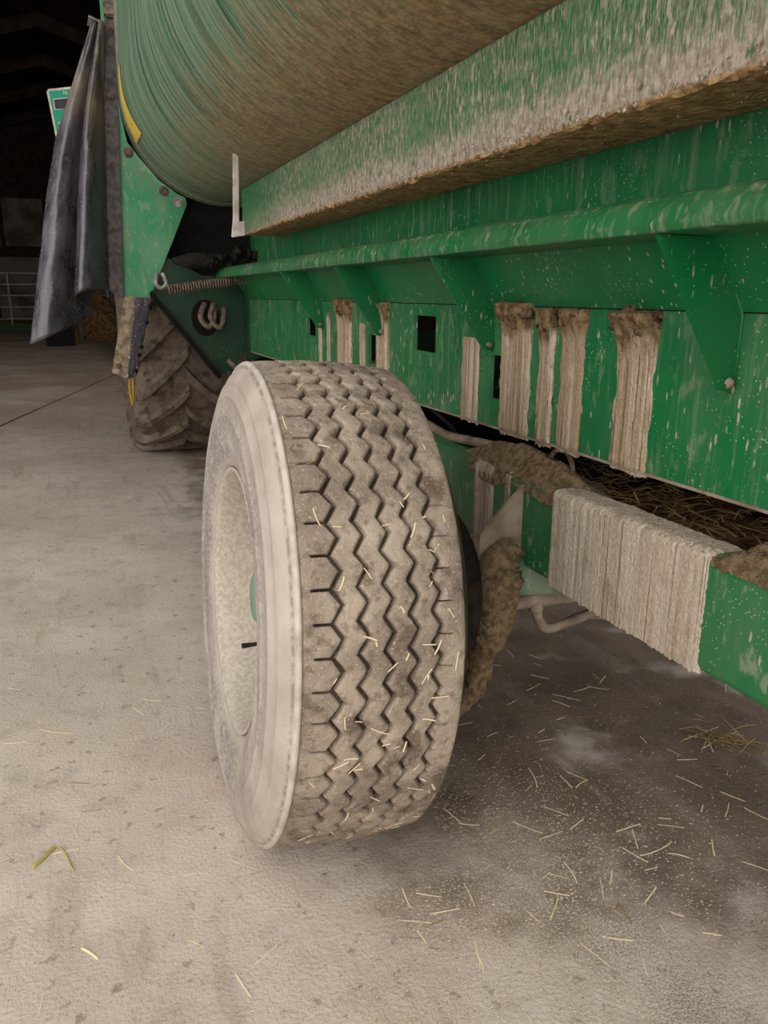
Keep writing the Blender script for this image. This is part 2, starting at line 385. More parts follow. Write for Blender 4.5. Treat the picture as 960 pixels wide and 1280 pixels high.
OFF = Vector((0.8, 22.9, 0))
def heap(u, v):
    a = u * 2 * PI; r = math.sin(v * PI / 2) if v > 0 else 0
    n = 1 + 0.35 * fbm(math.cos(a) * 2 + 4, math.sin(a) * 2, v * 3)
    return (0.78 + 0.62 * r * math.cos(a) * n, 22.9 + 0.5 * r * math.sin(a) * n, max(0.0, 1.05 * math.cos(v * PI / 2) * (1 + 0.3 * fbm(a, v * 4))))
hp = grid('hay_heap', 40, 14, heap, M_hay); hp.location = OFF
tag(hp, 'brown heap of loose hay on the barn floor right of the rubber curtain', 'hay')
OFF = Vector((0.32, 21.9, 0))
o = tube('grey_post', [(0.32, 21.9, 0), (0.32, 21.9, 0.62), (0.36, 21.9, 0.66)], 0.05, M_conc_wall); o.location = OFF
tag(o, 'short grey post standing beside the brown hay heap', 'post')

# ---------------------------------------------------------------- the feeder wagon
W0 = Vector((1.2, 1.66, 0)); OFF = W0
W = thing('feed_mixer_wagon', W0, 'large dirty green feed mixer wagon parked on the barn floor', 'wagon')

# drum: rounded flank, side rising almost straight
def drum_prof(q):
    cx, cz, r = 0.934, 2.255, 0.552
    if q < 0.35:
        z = 3.6 - (3.6 - 2.255) * q / 0.35
        return (0.382 - 0.0 + 0.05 * ((z - 2.255) / 0.6) ** 2 * 0.45, z)
    if q < 0.85:
        a = PI + (q - 0.35) / 0.5 * PI / 2
        return (cx + r * math.cos(a), cz + r * math.sin(a))
    return (cx + (q - 0.85) / 0.15 * 1.2, cz - r)
yb = -1.2
dr = grid('drum', 40, 60, lambda u, v: (lambda p: (p[0], yb + (5.0 - yb) * v, p[1]))(drum_prof(u)), M_drum, W)
# pressed end flange
def flange(u, v):
    q = 0.02 + u * 0.9; x, z = drum_prof(q); e = 0.008 if 0.1 < v < 0.9 else -0.002
    x2, z2 = drum_prof(q); nx, nz_ = (-1, 0) if q < .35 else ((math.cos(PI + (q - .35) * PI), math.sin(PI + (q - .35) * PI)) if q < .85 else (0, -1))
    return (x + nx * e, 4.86 + 0.14 * v, z + nz_ * e)
grid('drum_rim', 60, 8, flange, simple('greyed_rim_band', lin(128, 132, 112), lin(104, 112, 92), 30, 0.85), dr)
def stick(u, v):
    q = 0.325 + 0.185 * v; x, z = drum_prof(q); a = (math.cos(PI + (q - .35) * PI), math.sin(PI + (q - .35) * PI)) if q > .35 else (-1, 0)
    wv = (0.10 + 0.20 * v); y = 4.86 - wv * u - (0.0 if v < 0.93 else -0.10 * (v - 0.93) / 0.07 * (u < .3))
    return (x + a[0] * 0.004, y, z + a[1] * 0.004)
tag(grid('warning_sticker', 8, 20, stick, M_sticker, dr), 'long yellow sticker curving round the drum rim')
box('drum_end_wall', (0.44, 5.04, 1.76), (2.1, 5.06, 3.6), M_black, W, 0)

# upper longitudinal beam under the drum
def bumpy_box_beam(name, x0, x1, z0, z1, y0, y1, mat, parent, rough=0.004, r=0.012):
    prof = [(x1, z1), (x0 + r, z1), (x0, z1 - r), (x0, (z0 + z1) / 2), (x0, z0 + 0.05), (x0, z0 + r), (x0 + r * .3, z0 + r * .3), (x0 + r, z0), (x0 + 0.05, z0), ((x0 + x1) / 2, z0), (x1, z0)]
    vs, fs = [], []; n = int((y1 - y0) / 0.02); m = len(prof)
    for i in range(n + 1):
        y = y0 + (y1 - y0) * i / n
        for k, (x, z) in enumerate(prof):
            d = rough * fbm(x * 9 + k, y * 26, z * 9) * (1 if 3 < k < m - 1 else 0.2)
            e = rough * 1.2 * abs(fbm(y * 60, k)) if k in (5, 6, 7) else 0
            vs.append(L((x - abs(d) * 0.7 - e * .5, y, z - abs(d) - e)))
    for i in range(n):
        for k in range(m): fs.append((i * m + k, i * m + (k + 1) % m, (i + 1) * m + (k + 1) % m, (i + 1) * m + k))
    fs += [tuple(range(m)), tuple(range(n * m, n * m + m))]
    return mesh_obj(name, vs, fs, mat, parent, False)
ub = bumpy_box_beam('drum_support_beam', 0.882, 1.075, 1.485, 1.712, -1.2, 4.22, M_upper, W, 0.006)
ub['label'] = 'upper green beam crusted with chaff under the drum'
jh = prism('hook_bracket', [(0.703, 1.77), (0.727, 1.77), (0.718, 1.487), (0.742, 1.492), (0.740, 1.433), (0.682, 1.424), (0.692, 1.50)], 1, 3.50, 3.512, M_pale, W, 0.003)
# ragged crust of chaff along the beam's lower edge, in lumps
def lump(c, r, mat, parent, name='dirt_lump', sq=(1, 1, 1), seed=0.0, rz=0.5, nu=14, nv=9):
    vs, fs = [], []; c = Vector(c)
    for j in range(nv + 1):
        for i in range(nu):
            a = 2 * PI * i / nu; b = PI * j / nv
            d = Vector((math.sin(b) * math.cos(a), math.sin(b) * math.sin(a), math.cos(b)))
            k = r * (1 + rz * fbm(d.x * 1.6 + seed, d.y * 1.6, d.z * 1.6 + seed))
            vs.append(L(c + Vector((d.x * sq[0], d.y * sq[1], d.z * sq[2])) * k))
    for j in range(nv):
        for i in range(nu): fs.append((j * nu + i, j * nu + (i + 1) % nu, (j + 1) * nu + (i + 1) % nu, (j + 1) * nu + i))
    return mesh_obj(name, vs, fs, mat, parent, True)
vs, fs = [], []
for i in range(1700):                                          # hundreds of small hanging flakes along the edge, one part
    y = random.uniform(-0.2, 3.2); x = random.choice((0.876, 0.879, random.uniform(0.88, 1.05))); z = 1.488 + random.uniform(-0.002, 0.03 if x < 0.88 else -0.001)
    s = random.uniform(0.0015, 0.0065); b = len(vs)
    for q in range(4):
        vs.append(L((x + random.uniform(-1, .3) * s * .7, y + random.uniform(-1, 1) * s, z + random.uniform(-1.2, 0.8) * s)))
    fs += [(b, b + 1, b + 2), (b, b + 2, b + 3), (b, b + 1, b + 3), (b + 1, b + 2, b + 3)]
tag(mesh_obj('chaff_flake', vs, fs, M_drip2, ub), kind='stuff')

# side body: inner wall, ledge tube, flared strip, plate with openings
prism('inner_wall', [(1.078, 1.60), (1.078, 1.346), (1.09, 1.346), (1.09, 1.60)], 1, -1.2, 4.95, M_wall, W)
def ledge(u, v):
    pr = [(0.99, 1.346), (0.955, 1.350), (0.915, 1.349), (0.885, 1.340), (0.866, 1.322), (0.858, 1.300), (0.862, 1.287), (0.90, 1.285), (0.975, 1.284)]
    k = min(int(u * 8), 7); t = u * 8 - k; a, b = pr[k], pr[k + 1]
    x = a[0] + (b[0] - a[0]) * t; z = a[1] + (b[1] - a[1]) * t; y = -1.2 + 6.15 * v
    return (x + 0.0025 * fbm(y * 12, k), y, z + 0.002 * nz(y, u * 8, 0, 9))
M_under = paint('ledge_paint', film=0.10, speck=0.6, streak=0.3, spl=0.25)
grid('ledge_tube', 32, 240, ledge, M_under, W)
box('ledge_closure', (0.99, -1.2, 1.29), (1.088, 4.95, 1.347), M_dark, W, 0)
prism('flared_strip', [(0.970, 1.286), (1.046, 1.168), (1.058, 1.168), (0.985, 1.29)], 1, -1.2, 4.95, M_gusset, W)
# plate with cut openings (grid of cells around the holes)
HOLES = [(2.235, 2.40, 1.02, 1.13), (1.79, 1.885, 0.925, 1.040), (2.74, 2.825, 0.945, 1.05), (3.52, 3.65, 1.01, 1.09)]
ys = sorted({-1.2, 4.95} | {h[0] for h in HOLES} | {h[1] for h in HOLES}); zs = sorted({0.849, 1.166} | {h[2] for h in HOLES} | {h[3] for h in HOLES})
bm = bmesh.new()
def hole(y, z): return any(h[0] < y < h[1] and h[2] < z < h[3] for h in HOLES)
vm = {}
def gv(x, y, z):
    k = (x, y, z)
    if k not in vm: vm[k] = bm.verts.new(L(k))
    return vm[k]
X0, X1 = 1.05, 1.062
cell = [[not hole((ys[i] + ys[i + 1]) / 2, (zs[j] + zs[j + 1]) / 2) for j in range(len(zs) - 1)] for i in range(len(ys) - 1)]
for i in range(len(ys) - 1):
    for j in range(len(zs) - 1):
        if not cell[i][j]: continue
        a, b, c, d = ys[i], ys[i + 1], zs[j], zs[j + 1]
        for x in (X0, X1): bm.faces.new([gv(x, a, c), gv(x, b, c), gv(x, b, d), gv(x, a, d)])
        for (ii, jj, e) in ((i - 1, j, ((a, c), (a, d))), (i + 1, j, ((b, c), (b, d))), (i, j - 1, ((a, c), (b, c))), (i, j + 1, ((a, d), (b, d)))):
            if not (0 <= ii < len(ys) - 1 and 0 <= jj < len(zs) - 1 and cell[ii][jj]):
                (p, q), (r, s) = e; bm.faces.new([gv(X0, p, q), gv(X0, r, s), gv(X1, r, s), gv(X1, p, q)])
bmesh.ops.recalc_face_normals(bm, faces=bm.faces)
PL = bm_obj('side_plate', bm, M_plate, W); PL['label'] = 'long green side plate with square openings and slurry runs'
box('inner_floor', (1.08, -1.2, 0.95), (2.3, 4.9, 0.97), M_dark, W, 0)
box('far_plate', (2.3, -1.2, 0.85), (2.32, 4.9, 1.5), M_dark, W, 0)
prism('bottom_flange', [(1.048, 0.852), (1.048, 0.846), (1.15, 0.846), (1.15, 0.852)], 1, -1.2, 4.95, M_greydirt, W)
# gussets: folded triangular brackets from the ledge down the plate
for y, lo in ((1.035, 1.045), (1.875, 1.06), (2.66, 1.06), (3.40, 1.06), (0.12, 1.05)):
    gz = prism('gusset', [(0.862, 1.284), (0.985, 1.284), (1.049, 1.165), (1.049, lo - 0.012), (1.020, lo - 0.006), (1.013, lo + 0.008)], 1, y, y + 0.012, M_gusset, W, 0.002)
    tube('weld_bead', [(0.982, y, 1.284), (1.0465, y - 0.001, 1.168), (1.049, y - 0.001, 1.16), (1.049, y - 0.001, lo - 0.012)], 0.0035, M_gusset, gz, 6)
    lump((1.036, y - 0.004, lo + 0.006), 0.008, M_greydirt, gz, 'dirt_lump', (1.3, .6, 1), y, 0.6, 8, 6)

# slurry runs below the seam
def run(y0, y1, z0, z1, th, clump, mat=None, ragged=0.012, seed=0.0, X=1.05, parent=PL):
    nu = max(6, int((y1 - y0) / 0.0045)); nv = max(20, int((z1 - z0) / 0.006)); w_ = y1 - y0
    def f(u, v):
        z = z1 - (z1 - z0) * v; y = y0 + w_ * u
        edge = min(u, 1 - u) * w_
        e = edge - 0.006 * (0.5 + fbm(z * 18 + seed, y * 4, seed))
        t = th * (0.6 + 0.5 * abs(fbm(y * 80 + seed, z * 2.0, seed))) * min(1, max(0, e) / 0.006)
        t += 0.15 * th * max(0, fbm(y * 60, z * 55, seed)) * (e > 0)
        if clump:
            k = math.exp(-((v * (z1 - z0)) / 0.05) ** 2); t += clump * k * (0.7 + 0.8 * abs(fbm(y * 30 + seed, z * 30, 2))) * min(1, max(0, edge) / 0.01)
            y += (u - .5) * 0.012 * k
        if v > 0.97 or v == 0: t *= 0.15
        if v == 0: t = -0.002
        zz = z - (0.012 * abs(nz(y * 70, seed)) if v == 1 and ragged else 0)
        if e <= 0: t = -0.003
        return (X - t, y, zz)
    return grid('slurry_run', nu, nv, f, mat or M_drip, parent)
for i, a in enumerate([(1.232, 1.352, 0.842, 1.166, 0.009, 0.040), (1.462, 1.558, 0.842, 1.167, 0.007, 0.016), (1.578, 1.648, 0.842, 1.166, 0.009, 0.024),
          (1.680, 1.825, 0.842, 1.178, 0.010, 0.034), (1.945, 2.055, 0.845, 1.082, 0.004, 0.0), (2.615, 2.728, 0.845, 1.17, 0.012, 0.02),
          (3.01, 3.185, 0.845, 1.178, 0.014, 0.024), (3.30, 3.35, 0.845, 1.12, 0.004, 0.0), (3.42, 3.47, 0.845, 1.12, 0.006, 0.0), (2.86, 2.93, 0.845, 1.09, 0.004, 0.0)]):
    run(*a, seed=i * 3.7)
for i, (y, r, n) in enumerate([(1.292, 0.028, 5), (1.50, 0.016, 3), (1.60, 0.022, 4), (1.745, 0.030, 5), (2.67, 0.02, 3), (3.09, 0.028, 4)]):
    for k in range(n):
        yy = y + (k - (n - 1) / 2) * r * 0.85
        lump((1.045 - random.uniform(0, .008), yy, 1.155 + random.uniform(-.028, .012)), r * random.uniform(.5, .9), M_clump, PL, 'manure_clump', (0.8, 1, 0.9), i * 5 + k * 2, 0.7)
box('seam_strip', (1.047, -1.2, 1.1655), (1.053, 4.95, 1.1685), M_black, W, 0)

# chassis rail
OFF = W0
rail = bumpy_box_beam('chassis_rail', 1.0, 1.07, 0.543, 0.763, 0.2, 4.9, M_beamg, W, 0.0015, 0.012)
rail['label'] = 'lower green chassis rail with pale dried slurry curtain'
def mudface(y0, y1, th, mat, nm, seed, top=True):
    nu = int((y1 - y0) / 0.0028); nv = 70
    def f(u, v):
        y = y0 + (y1 - y0) * u
        ed = min(u, 1 - u) * (y1 - y0); k = min(1, max(0, ed + 0.003 * nz(v * 30, seed, 0, 1)) / 0.012)
        t = th * (0.75 + 0.14 * fbm(y * 18 + seed, v * 0.9, seed, 2) + 0.20 * fbm(y * 130, v * 1.5, seed, 2) + 0.14 * fbm(y * 70, v * 22, seed)) * k
        if k <= 0: t = -0.002
        s = v * 1.28                       # 0..0.28 over the top, then down the face
        if s < 0.24:
            q = s / 0.24; return (1.066 - 0.05 * q + 0.010 * nz(y * 9, q, seed) * (1 - q), y, 0.763 + t * 0.9 + 0.002 * abs(fbm(y * 20, q * 3)))
        if s < 0.32:
            a = (s - 0.24) / 0.08 * PI / 2; r = 0.014
            return (1.016 - (r + t) * math.sin(a), y, 0.749 + (r + t * 0.9) * math.cos(a))
        q = (s - 0.32) / 0.96; dz = 0.012 * abs(nz(y * 80, seed)) if v > 0.985 else 0
        return (1.002 - t, y, 0.749 - q * 0.211 - dz)
    return grid(nm, nu, nv, f, mat, rail)
mudface(0.985, 1.482, 0.006, M_drip2, 'slurry_curtain', 2.0)
mudface(1.745, 1.86, 0.010, M_drip, 'slurry_curtain', 9.0)
mudface(1.66, 1.70, 0.006, M_drip, 'slurry_curtain', 19.0)
# dusty heaps on the rail
def mound(name, c, rx, ry, hz, mat, parent, seed=0.0, nu=56, nv=22, lip=0.0):
    def f(u, v):
        a = 2 * PI * u; r = v; n = 1 + 0.25 * fbm(math.cos(a) * 1.5 + seed, math.sin(a) * 1.5)
        h_ = (math.cos(v * PI) + 1) / 2 * (1 + 0.35 * fbm(math.cos(a) * r * 3 + seed, math.sin(a) * r * 3)) + 0.05 * fbm(math.cos(a) * r * 12, math.sin(a) * r * 12, seed)
        x, y, z = c[0] + rx * r * math.cos(a) * n, c[1] + ry * r * math.sin(a) * n, c[2] + hz * h_ - 0.01 * (v > .98)
        d = max(0.0, lip - x) if lip else 0.0          # what runs over the rail's lip slides down its face
        if d > 0: x = lip - 0.010 * math.sin(min(1, d / 0.05) * PI) + 0.006 * v; z -= d * 1.15 + 0.012 * abs(nz(y * 40, z * 40))
        return (x, y, z)
    return grid(name, nu, nv, f, mat, parent)
mound('chaff_heap', (1.07, 1.70, 0.757), 0.10, 0.34, 0.066, M_grain, rail, 1.0, lip=0.998)
mound('chaff_heap', (1.09, 1.86, 0.757), 0.07, 0.16, 0.045, M_grain, rail, 4.0)
def ridge(u, v):
    y = 0.985 - 0.70 * v; e = min(1, v / 0.06) * min(1, (1 - v) / 0.06)
    if u < 0.15: return (0.9965 - 0.003 * e, y, 0.758 - (0.15 - u) / 0.15 * 0.022 * (0.5 + abs(fbm(y * 18, 3))))
    q = (u - 0.15) / 0.85
    return (0.997 + 0.085 * q, y, 0.760 + e * (0.030 * math.sin(min(1, q * 1.6) * PI / 2) + 0.012 * fbm(y * 14, q * 3) + 0.004 * fbm(y * 60, q * 14)) - (0.03 if u == 1 else 0))
grid('chaff_heap', 26, 150, ridge, M_grain, rail)
# shelf behind the rail carrying trodden straw
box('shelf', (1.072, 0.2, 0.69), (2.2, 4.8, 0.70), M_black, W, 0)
mound('straw_bed', (1.35, 1.3, 0.695), 0.33, 0.62, 0.07, M_hay, W, 11.0)
vs, fs = [], []
for i in range(750):
    a = random.uniform(0, 2 * PI); r = math.sqrt(random.random()); x = 1.35 + 0.27 * r * math.cos(a); y = 1.25 + 0.55 * r * math.sin(a); z = 0.715 + 0.05 * (1 - r) + random.uniform(0, .03)
    ln = random.uniform(0.03, 0.09); th = random.uniform(0, 2 * PI); d = Vector((math.cos(th), math.sin(th), random.uniform(-.25, .35))) * ln
    p = L((x, y, z)); q = p + d; mid = (p + q) / 2 + Vector((random.uniform(-1, 1), random.uniform(-1, 1), random.uniform(0, 1))) * 0.012; b = len(vs); s = 0.0013
    for k in (p, mid, q): vs += [k + Vector((s, 0, -s)), k + Vector((-s, s, 0)), k + Vector((0, -s, s))]
    for j in (0, 3):
        for k in range(3): fs.append((b + j + k, b + j + (k + 1) % 3, b + j + 3 + (k + 1) % 3, b + j + 3 + k))
tag(mesh_obj('trapped_straw', vs, fs, M_strawd, W), 'tangle of dull straw lying behind the chassis rail', kind='stuff')
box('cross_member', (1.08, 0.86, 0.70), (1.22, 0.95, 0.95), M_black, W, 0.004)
# ring and hose lying on the rail
ring = [(1.10 + 0.0 * math.cos(a), 1.60 + 0.052 * math.cos(a), 0.775 + 0.056 * math.sin(a)) for a in [PI * (-0.12 + 1.24 * i / 20) for i in range(21)]]
tube('lifting_ring', ring, 0.0065, M_hose, W, 8)
tube('brake_hose', smoothpath([(1.12, 3.2, 0.80), (1.12, 2.75, 0.79), (1.10, 2.40, 0.775), (1.07, 2.18, 0.772), (1.06, 2.0, 0.785), (1.08, 1.85, 0.79)]), 0.014, M_hose, W, 10)
tube('brake_hose', smoothpath([(1.13, 2.60, 0.80), (1.11, 2.42, 0.83), (1.12, 2.30, 0.80), (1.16, 2.25, 0.74)]), 0.007, M_grime, W, 8)

# axle, brackets, brake gear behind the wheel
C = Vector((0.316, 1.659, 0.527)); AX = Vector((1, -0.0337, -0.063)).normalized()
UPV = (Vector((0, 0, 1)) - AX * AX.z).normalized(); FW = AX.cross(UPV)
def wp(u, r, a): return C + AX * u + (UPV * math.cos(a) + FW * math.sin(a)) * r
tube('axle', [C + AX * 0.33, C + AX * 0.5, C + AX * 0.9, C + AX * 1.9], 0.058, paint('axle_paint', film=0.75, speck=0.3, spl=0.5), W, 20)
br = prism('axle_bracket', [(1.0, 0.748), (0.885, 0.635), (0.88, 0.565), (1.0, 0.562)], 1, 1.60, 1.615, M_greydirt, W, 0.002)
box('bracket_web', (0.90, 1.60, 0.535), (1.20, 1.74, 0.56), M_greydirt, W, 0.004)
prism('axle_saddle', [(1.0, 0.565), (1.16, 0.56), (1.16, 0.50), (1.06, 0.45), (0.93, 0.45), (0.92, 0.52)], 1, 1.585, 1.60, paint('saddle_paint', film=0.6, speck=0.3, spl=0.4), W, 0.003)
def lathe(name, prof, mat, parent, seg=48, smooth=True, clamp=None):
    vs, fs = [], []; m = len(prof)
    for i in range(seg):
        a = 2 * PI * i / seg
        for u, r in prof:
            p = wp(u, r, a)
            if clamp is not None and p.z < clamp: p.z = clamp
            vs.append(L(p))
    for i in range(seg):
        for k in range(m - 1):
            i2 = (i + 1) % seg; fs.append((i * m + k, i * m + k + 1, i2 * m + k + 1, i2 * m + k))
    return mesh_obj(name, vs, fs, mat, parent, smooth)
lathe('brake_drum', [(0.30, 0.02), (0.30, 0.19), (0.50, 0.195), (0.51, 0.18), (0.51, 0.10), (0.53, 0.06)], M_grime, W)
# manure-caked bracket hanging behind the tyre
P_ = smoothpath([(0.97, 1.58, 0.60), (0.93, 1.575, 0.57), (0.915, 1.56, 0.50), (0.90, 1.55, 0.42), (0.875, 1.55, 0.34), (0.85, 1.55, 0.25), (0.80, 1.56, 0.19)], 8)
vs, fs = sweep(P_, [0.03 + 0.022 * math.sin(min(1, i / 34) * PI) if i < 30 else 0.032 - 0.0007 * (i - 30) for i in range(len(P_))], 18)
vs = [v + Vector((fbm(v.x * 30, v.y * 30, v.z * 30), fbm(v.y * 30, v.z * 30, v.x * 30 + 5), fbm(v.z * 30, v.x * 30, 9))) * 0.011 for v in vs]
mesh_obj('manure_crust', vs, fs, M_grain, W, True)
for k in range(9):
    lump((0.905 + random.uniform(-.05, .05), 1.545 + random.uniform(-.02, .02), 0.57 - k * 0.02), random.uniform(.016, .028), M_grain, W, 'manure_clump', (1, .8, 1.1), k * 3.0, 0.7)
tube('brake_rod', smoothpath([(0.94, 1.57, 0.455), (1.05, 1.58, 0.449), (1.21, 1.6, 0.436), (1.30, 1.62, 0.43)]), 0.017, M_greydirt, W, 10)
tube('brake_lever', smoothpath([(1.035, 1.57, 0.43), (1.045, 1.57, 0.40), (1.07, 1.575, 0.372), (1.12, 1.58, 0.372), (1.25, 1.60, 0.385), (1.34, 1.62, 0.39)]), 0.013, M_greydirt, W, 10)
lump((1.035, 1.57, 0.436), 0.018, M_greydirt, W, 'knuckle', (1, 1, 1.1), 3.0, 0.25)

# the big road wheel: carcass, six zigzag ribs, rim
TW = 0.303
prof = [(-0.012, 0.296), (-0.024, 0.302), (-0.030, 0.318), (-0.036, 0.345), (-0.0375, 0.352), (-0.036, 0.356), (-0.040, 0.385), (-0.041, 0.405), (-0.0435, 0.408), (-0.0435, 0.413), (-0.0405, 0.416), (-0.040, 0.428), (-0.037, 0.448), (-0.039, 0.451), (-0.038, 0.456), (-0.0345, 0.459), (-0.028, 0.482),
        (-0.029, 0.486), (-0.025, 0.491), (-0.018, 0.505), (-0.009, 0.514), (-0.006, 0.5175), (-0.004, 0.5255), (0.001, 0.5285), (0.005, 0.5255), (0.0085, 0.5160), (0.03, 0.5165), (0.15, 0.519), (0.27, 0.5165), (0.295, 0.516)]
prof2 = prof[:-1] + [(0.288, 0.516), (0.298, 0.515), (0.306, 0.508), (0.314, 0.495)] + [(TW + 0.034, 0.46), (TW + 0.04, 0.41), (TW + 0.036, 0.35), (TW + 0.024, 0.302), (TW + 0.012, 0.296)]
fmats = []
TY = lathe('tyre', prof2, M_side, W, 232, True, 0.001)
TY['label'] = 'wide dusty truck tyre with zigzag tread'
TY.data.materials.append(M_groove)
for i, p in enumerate(TY.data.polygons):
    k = i % (len(prof2) - 1)
    if k >= len(prof) - 6: p.material_index = 1
NP = 58
G0 = [0.066, 0.1115, 0.157, 0.2025, 0.2465]
AMP, GH = 0.0095, 0.0045
def zig(t):                                     # one pitch: short steep limb, long limb
    t %= 1.0
    return (-1 + 2 * t / 0.46) if t < 0.46 else (1 - 2 * (t - 0.46) / 0.54)
TS = [0.0, 0.04, 0.043, 0.07, 0.14, 0.24, 0.34, 0.44, 0.46, 0.5, 0.515, 0.545, 0.548, 0.64, 0.76, 0.88, 0.945, 0.948]
def crown(u): return 0.5255 + 0.0095 * (1 - ((u - TW / 2) / (TW / 2)) ** 2)
def rib(k):
    rows = []
    for p in range(NP):
        for t in TS: rows.append((p, t))
    vs, fs = [], []; m = 11; n = len(rows)
    for (p, t) in rows:
        a = 2 * PI * (p + t) / NP
        wob = 0.0016 * nz(p + t, k * 7.3, 0, 1.7)
        def edge(g, side):
            return G0[g] + AMP * zig(t + 0.05 * g) + GH * side * (1 + 0.35 * nz(p * 3.1 + t * 3, g * 5.0)) + wob
        l = edge(k - 1, 1) if k > 0 else 0.004
        r = edge(k, -1) if k < 5 else TW - 0.001
        cut = 0.0
        jl = 0.028 + 0.008 * nz(p * 1.7, 3.3)
        if k == 0 and (t <= 0.04 or t > 0.947): r = r - jl
        if k == 5 and 0.515 <= t <= 0.545: l = l + jl * 0.8
        top = lambda u: crown(u) + 0.0022 * fbm(u * 40 + k, math.cos(a) * 9, math.sin(a) * 9) + 0.0008 * fbm(u * 160, a * 60, k)
        bt = 0.5125; w_ = r - l; b = min(0.006, w_ * .2)
        us = [l - 0.001, l, l + b * .45, l + b, l + w_ * .33, l + w_ * .5, l + w_ * .67, r - b, r - b * .45, r, r + 0.001]
        for q, u in enumerate(us):
            rr = bt if q in (0, 10) else (top(u) - (0.005 if q in (1, 9) else (0.0012 if q in (2, 8) else 0)))
            if k == 0 and q in (1, 2): rr = min(rr, 0.522 + q * 0.001)
            if k == 5 and q in (8, 9): rr = min(rr, 0.522 + (10 - q) * 0.001)
            v = wp(u, rr, a)
            if v.z < 0: v.z = 0.0
            vs.append(L(v))
    for i in range(n):
        j = (i + 1) % n
        for q in range(m - 1): fs.append((i * m + q, i * m + q + 1, j * m + q + 1, j * m + q))
    o = mesh_obj('tread_rib', vs, fs, M_tread, TY, True)
    return o
for k in range(6): rib(k)
RM = lathe('rim', [(0.03, 0.280), (-0.006, 0.287), (-0.016, 0.292), (-0.022, 0.2975), (-0.026, 0.2965), (-0.025, 0.290), (-0.015, 0.284), (0.0, 0.278), (0.02, 0.272), (0.05, 0.268), (0.09, 0.258), (0.115, 0.246), (0.125, 0.225), (0.122, 0.20), (0.105, 0.17), (0.10, 0.12), (0.10, 0.04)], M_rim, W, 96)
RM['label'] = 'deep cream coloured steel rim coated in dust'
lathe('hub', [(0.10, 0.10), (0.075, 0.095), (0.07, 0.062), (0.028, 0.058), (0.022, 0.05), (0.022, 0.0)], M_hub, RM, 32)
for i in range(10):
    a = 2 * PI * i / 10
    c = wp(0.10, 0.14, a); vv, ff = sweep([c, c - AX * 0.028], 0.014, 6); mesh_obj('wheel_nut', vv, ff, M_rim, RM)
c = wp(0.02, 0.19, PI * 0.93); tube('valve_stem', [wp(0.11, 0.205, -PI * 0.80), wp(0.06, 0.21, -PI * 0.80), wp(0.02, 0.215, -PI * 0.80)], [0.005, 0.005, 0.007], M_grime, RM, 8)

# front end: end plate, bolted strip, guard, headboard, springs
EP = prism('end_plate', [(0.40, 2.95), (0.40, 2.35), (0.385, 2.16), (0.410, 2.016), (0.478, 1.929), (0.572, 1.824), (0.672, 1.755), (0.716, 1.738), (0.722, 1.70), (0.62, 1.476), (0.475, 1.17), (0.322, 1.17), (0.322, 2.95)], 1, 5.02, 5.03,
           paint('end_plate_paint', base=lin(24, 146, 92), film=0.3, speck=0.7, spl=0.3), W, 0.002)
def bolt(x, y, z, r=0.016, par=EP, mat=M_rust):
    vv, ff = sweep([(x, y, z), (x, y - 0.014, z)], r, 6); mesh_obj('bolt', vv, ff, mat, par)
    vv, ff = sweep([(x, y + 0.001, z), (x, y - 0.004, z)], r * 1.5, 12); mesh_obj('washer', vv, ff, mat, par)
for x, z in ((0.412, 1.963), (0.594, 1.768), (0.672, 1.712), (0.375, 2.66)): bolt(x, 5.019, z, 0.019, mat=M_steel if x == 0.672 else M_rust)
vs = []; 
ST = prism('clamp_strip', [(0.330, 2.95), (0.400, 2.95), (0.392, 2.57), (0.376, 2.25), (0.323, 1.158), (0.240, 1.215), (0.30, 2.25), (0.338, 2.57)], 1, 4.985, 5.0, M_strip, W, 0.003)
for x, z in ((0.371, 2.572), (0.346, 2.24), (0.322, 1.892), (0.300, 1.555), (0.277, 1.23)): bolt(x, 4.984, z, 0.014, ST)
box('hinge_lug', (0.335, 4.95, 2.62), (0.42, 5.0, 2.68), M_rust, W, 0.01)

hem = [(0.24, 5.0, 1.214), (0.181, 4.93, 1.213), (0.119, 4.87, 1.212), (0.063, 4.85, 1.199), (0.032, 4.9, 1.177), (0.039, 4.97, 1.151), (0.08, 5.03, 1.123), (0.123, 5.08, 1.095), (0.134, 5.1, 1.072), (0.101, 5.07, 1.055), (0.018, 5.0, 1.016), (-0.062, 4.94, 0.979), (-0.133, 4.92, 0.945), (-0.204, 4.98, 0.912)]
HM = smoothpath(hem, 8); NH = len(HM) - 1
LE = [(0.273, 2.586), (0.184, 2.365), (0.111, 2.183), (0.03, 1.978), (-0.043, 1.688), (-0.093, 1.435), (-0.149, 1.176), (-0.204, 0.912)]
def lex(z):
    for (a, b), (c, d) in zip(LE, LE[1:]):
        if d <= z <= b: return c + (a - c) * (z - d) / (b - d)
    return LE[-1][0] if z < 1 else LE[0][0]
RE = [(0.335, 2.585), (0.30, 2.25), (0.262, 1.6), (0.24, 1.214)]
def rex(z):
    for (a, b), (c, d) in zip(RE, RE[1:]):
        if d <= z <= b: return c + (a - c) * (z - d) / (b - d)
    return RE[-1][0]
